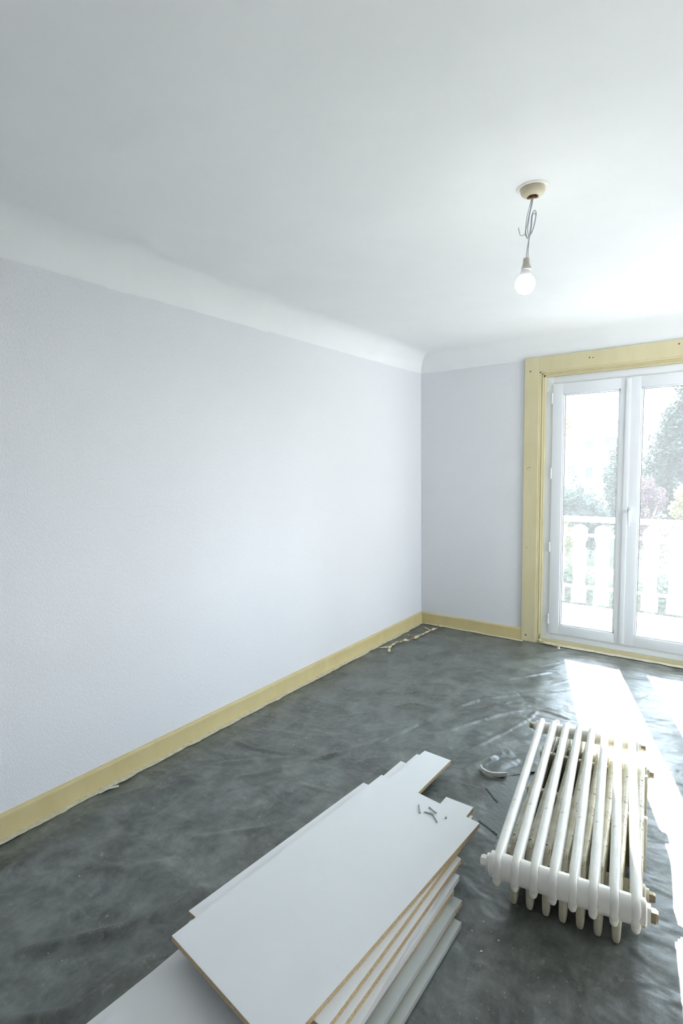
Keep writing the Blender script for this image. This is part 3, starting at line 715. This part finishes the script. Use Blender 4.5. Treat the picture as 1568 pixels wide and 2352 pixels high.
# fine scatter, nobody could count it
b = bmesh.new(); rng = random.Random(5)
for k in range(420):
    x, y = (rng.uniform(.1, 1.1), rng.uniform(-3.9, -.3)) if k % 3 else (rng.uniform(1.1, 1.7), rng.uniform(-2.1, -.5))
    if rng.random() < .2: x, y = rng.uniform(1.75, 2.2), rng.uniform(-3.4, -2.95)
    if 1.03 < x < 1.76 and y < -2.15: continue
    s = rng.uniform(.0007, .0018); m0 = bmesh.ops.create_cone(b, segments=5, radius1=s, radius2=s * .4, depth=s * .7, cap_ends=True)
    bmesh.ops.translate(b, verts=m0['verts'], vec=(x, y, sheet_z(x, y) + s * .35))
me = bpy.data.meshes.new('plaster_dust'); b.to_mesh(me); b.free()
tag(link('plaster_dust', me, PLAST), 'fine white plaster specks scattered over the grey film', 'debris', None, 'stuff')

# ------------------------------------------------------------------ outside
GZ = -1.15
bal = empty('balcony_railing', (1.7, 1.75, -.04)); tag(bal, 'white balcony railing of flat shaped balusters between three rails', 'railing')
def bl(b, name, mat=BALW): o = b.build(name, mat, bal); o.data.transform(Matrix.Translation((-1.7, -1.75, .04))); return o
bl(MB().box(-1.2, 5.2, 1.71, 1.79, .857, .911, .004), 'handrail')
bl(MB().box(-1.2, 5.2, 1.765, 1.785, .690, .722, .002), 'middle_rail')
bl(MB().box(-1.2, 5.2, 1.765, 1.785, .112, .145, .002), 'bottom_rail')
half = [(.076, -.045), (.076, .14), (.060, .17), (.058, .21), (.066, .34), (.075, .46), (.076, .535), (.070, .556), (.058, .575), (.055, .60), (.058, .63), (.071, .652), (.077, .672), (.077, .775), (.066, .797), (.040, .815), (.014, .823)]
prof = [(x, z) for x, z in half] + [(-x, z) for x, z in half[::-1]]
me0 = MB().prism(prof, -.012, .012, axis='y').mesh('baluster'); me0.materials.append(BALW)
for k in range(-8, 14):
    o = bpy.data.objects.new('baluster', me0); COL.objects.link(o); o.parent = bal; o.location = (1.262 + .2285 * k - 1.7, 0, .04)
for x in (-1.15, 4.9): bl(MB().box(x, x + .10, 1.70, 1.80, -.2, .92, .004), 'rail_post')
for x in (.45, 2.95): bl(MB().box(x, x + .03, 1.60, 1.77, -.10, -.06), 'bracket')
tag(MB().box(-1.4, 5.4, .28, 1.62, -.20, -.04, .004).build('balcony_slab', CONC), 'sunlit pale balcony floor outside the glazed door', 'balcony')
struct(MB().box(-30, 40, .28, 70, GZ - .1, GZ).build('ground', GRASS), 'garden lawn below the balcony')

def blob_tree(name, label, cat, loc, crown, trunk_h, leaf_mat, n, leaf=.06, group=None, stem=.07):
    """crown: list of (x, y, z, rx, ry, rz) lobes relative to loc; leaves are small folded cards over the lobes"""
    t = empty(name, loc); tag(t, label, cat, group)
    rg = random.Random(int(abs(loc[0] * 77 + loc[1] * 31)) + 3)
    vol = [c[3] * c[4] * c[5] for c in crown]; tot = sum(vol); V = []; Fc = []
    for c, vv in zip(crown, vol):
        for _ in range(int(n * 2.2 * vv / tot)):
            d = Vector((rg.gauss(0, 1), rg.gauss(0, 1), rg.gauss(0, 1))).normalized(); rr = (rg.random() ** .38) * (.8 + .45 * noise.noise(d * 2.6 + Vector(loc)))
            p = Vector((c[0] + d.x * c[3] * rr, c[1] + d.y * c[4] * rr, c[2] + d.z * c[5] * rr))
            a = Vector((rg.gauss(0, 1), rg.gauss(0, 1), rg.gauss(0, .6))).normalized(); bb = a.orthogonal().normalized(); s = leaf * rg.uniform(.6, 1.4); i = len(V)
            V += [p - a * s, p + bb * s * .45, p + a * s, p - bb * s * .45]; Fc += [(i, i + 1, i + 2), (i, i + 2, i + 3)]
    me = bpy.data.meshes.new('foliage'); me.from_pydata(V, [], Fc); f = link('foliage', me, leaf_mat, t); f['kind'] = 'stuff'
    b = MB(); b.tube([(0, 0, 0), (.03, 0, trunk_h * .5), (0, .02, trunk_h)], [stem * 1.3, stem, stem * .7], 8)
    for c in crown[:6]: b.tube([(0, .01, trunk_h * .7), (c[0] * .5, c[1] * .5, (trunk_h * .7 + c[2]) / 2), (c[0], c[1], c[2])], [stem * .5, stem * .35, stem * .15], 6)
    b.build('trunk', BARK, t, smooth=True); return t
L_TEAL = M_leaf('dark_leaves', (.008, .016, .012), (.020, .034, .023)); L_MID = M_leaf('green_leaves', (.016, .027, .014), (.036, .055, .024))
L_YEL = M_leaf('sunlit_tone_leaves', (.06, .062, .025), (.15, .145, .05)); L_RED = M_leaf('red_leaves', (.040, .022, .026), (.062, .036, .038)); L_PALE = M_leaf('pale_leaves', (.15, .16, .11), (.25, .25, .19))  # L_YEL carries the sunlit look of leaf clumps in its yellow colour
blob_tree('garden_shrub', 'dark rounded shrub seen through the left pane above the railing', 'shrub', (-.75, 9.4, GZ), [(0, 0, 1.35, .75, .7, .95), (.35, .1, 1.2, .5, .5, .9), (-.6, .2, 1.3, .6, .6, .9)], 1.0, L_TEAL, 5200, .05)
blob_tree('garden_shrub', 'taller airy grey-green tree right of the dark shrub in the left pane', 'tree', (.10, 10.2, GZ), [(0, 0, 2.0, .45, .45, 1.3), (.12, 0, 2.8, .28, .3, .8), (.5, .1, 1.5, .5, .5, .9)], 2.2, L_TEAL, 3600, .05)
blob_tree('garden_shrub', 'low yellow-green shrub just above the handrail in the left pane', 'shrub', (-.50, 7.6, GZ), [(0, 0, 1.05, .16, .2, .55), (.2, 0, .9, .16, .2, .5), (-.2, 0, .8, .2, .2, .4)], .6, L_YEL, 700, .03)
blob_tree('garden_tree', 'small leafy treetop at the left edge of the left pane', 'tree', (-3.0, 16, GZ), [(0, 0, 4.0, .8, .7, .8), (-.5, 0, 3.2, .7, .7, .8)], 3.2, L_YEL, 1600, .06)
blob_tree('garden_tree', 'big leafy tree filling the right pane', 'tree', (1.45, 12.5, GZ), [(0, 0, 3.0, 1.1, 1.0, 1.6), (-.65, -.3, 2.3, .6, .6, 1.1), (.3, 0, 4.4, .9, .8, .9), (-.35, 0, 3.5, .5, .6, .9), (.9, 0, 3.2, 1, 1, 1.6), (0, 0, 1.7, 1.2, .9, .9)], 2.8, L_TEAL, 15000, .065, stem=.13)
blob_tree('garden_tree', 'sunlit-toned yellow-green crown at the top right of the right pane', 'tree', (2.35, 10.8, GZ), [(0, 0, 4.1, .8, .6, .75), (-.35, 0, 3.5, .5, .5, .5), (.2, 0, 4.9, .6, .6, .5)], 3.6, L_YEL, 3000, .055)
blob_tree('garden_shrub', 'yellow leafy branch bush low at the right edge of the right pane', 'shrub', (1.72, 7.0, GZ), [(0, 0, 2.0, .26, .3, .28), (-.12, 0, 1.75, .2, .2, .2), (.2, 0, 1.5, .35, .3, .4)], 1.6, L_YEL, 1500, .04)
blob_tree('garden_shrub', 'dull red-leaved shrub beside the middle stile in the right pane', 'shrub', (.98, 7.9, GZ), [(0, 0, 2.0, .20, .25, .50), (.22, 0, 1.9, .14, .2, .35), (-.1, 0, 1.3, .3, .3, .5)], 1.7, L_RED, 1100, .035)
blob_tree('garden_shrub', 'white-flowering shrub right above the handrail in the right pane', 'shrub', (1.36, 6.2, GZ), [(0, 0, 1.45, .22, .25, .25), (.2, 0, 1.3, .22, .2, .25), (0, 0, .8, .35, .3, .45)], 1.2, L_PALE, 1300, .035)
for i, (x, y, lab) in enumerate(((-2.4, 7.6, 'green hedge bush behind the balusters at the far left'), (-.15, 5.0, 'low green bush behind the balusters of the left pane'), (1.6, 4.2, 'low green bush behind the balusters of the right pane'), (3.0, 8.4, 'green hedge bush beyond the right edge of the view'))):
    blob_tree('garden_bush', lab, 'shrub', (x, y, GZ), [(0, 0, .55, .6, .42, .65), (.42, 0, .5, .45, .4, .5), (-.42, .05, .5, .45, .4, .55)], .5, L_MID, 2600, .045)

house = empty('apartment_building', (-3.2, 25, GZ)); tag(house, 'pale sunlit apartment building far across the garden', 'building')
def hb(b, name, mat, parent=house): o = b.build(name, mat, parent); o.data.transform(Matrix.Translation((3.2, -25, -GZ))); return o
hb(MB().box(-8, .2, 25, 33, GZ, 6.2), 'wall', RENDERW)
hb(MB().box(-8.2, .4, 24.8, 33.2, 6.2, 6.4), 'roof', RENDERW)
def win(x0, x1, z0, z1, bars=1):
    f = MB(); e = .06
    f.box(x0 - e, x1 + e, 24.92, 25.02, z1, z1 + e).box(x0 - e, x1 + e, 24.90, 25.02, z0 - e, z0).box(x0 - e, x0, 24.94, 25.02, z0, z1).box(x1, x1 + e, 24.94, 25.02, z0, z1)
    for k in range(1, bars + 1): x = x0 + (x1 - x0) * k / (bars + 1); f.box(x - .03, x + .03, 24.95, 25.02, z0, z1)
    fo = hb(f, 'window', RENDERW); g_ = hb(MB().box(x0, x1, 24.97, 25.01, z0, z1), 'window_pane', WINP, fo)
for (x0, x1, z0, z1, n_) in ((-3.74, -3.40, 2.17, 2.59, 0), (-2.90, -2.25, 2.17, 2.73, 1), (-4.57, -4.30, .78, 1.35, 1), (-3.74, -3.40, .70, 1.25, 0), (-2.90, -2.25, .6, 1.25, 1)):
    win(x0, x1, z0, z1, n_)
for z in (1.75, 3.45): hb(MB().box(-3.2, -1.9, 24.1, 25, z, z + .12).box(-3.2, -1.9, 24.1, 24.16, z + .12, z + .42), 'balcony', RENDERW)
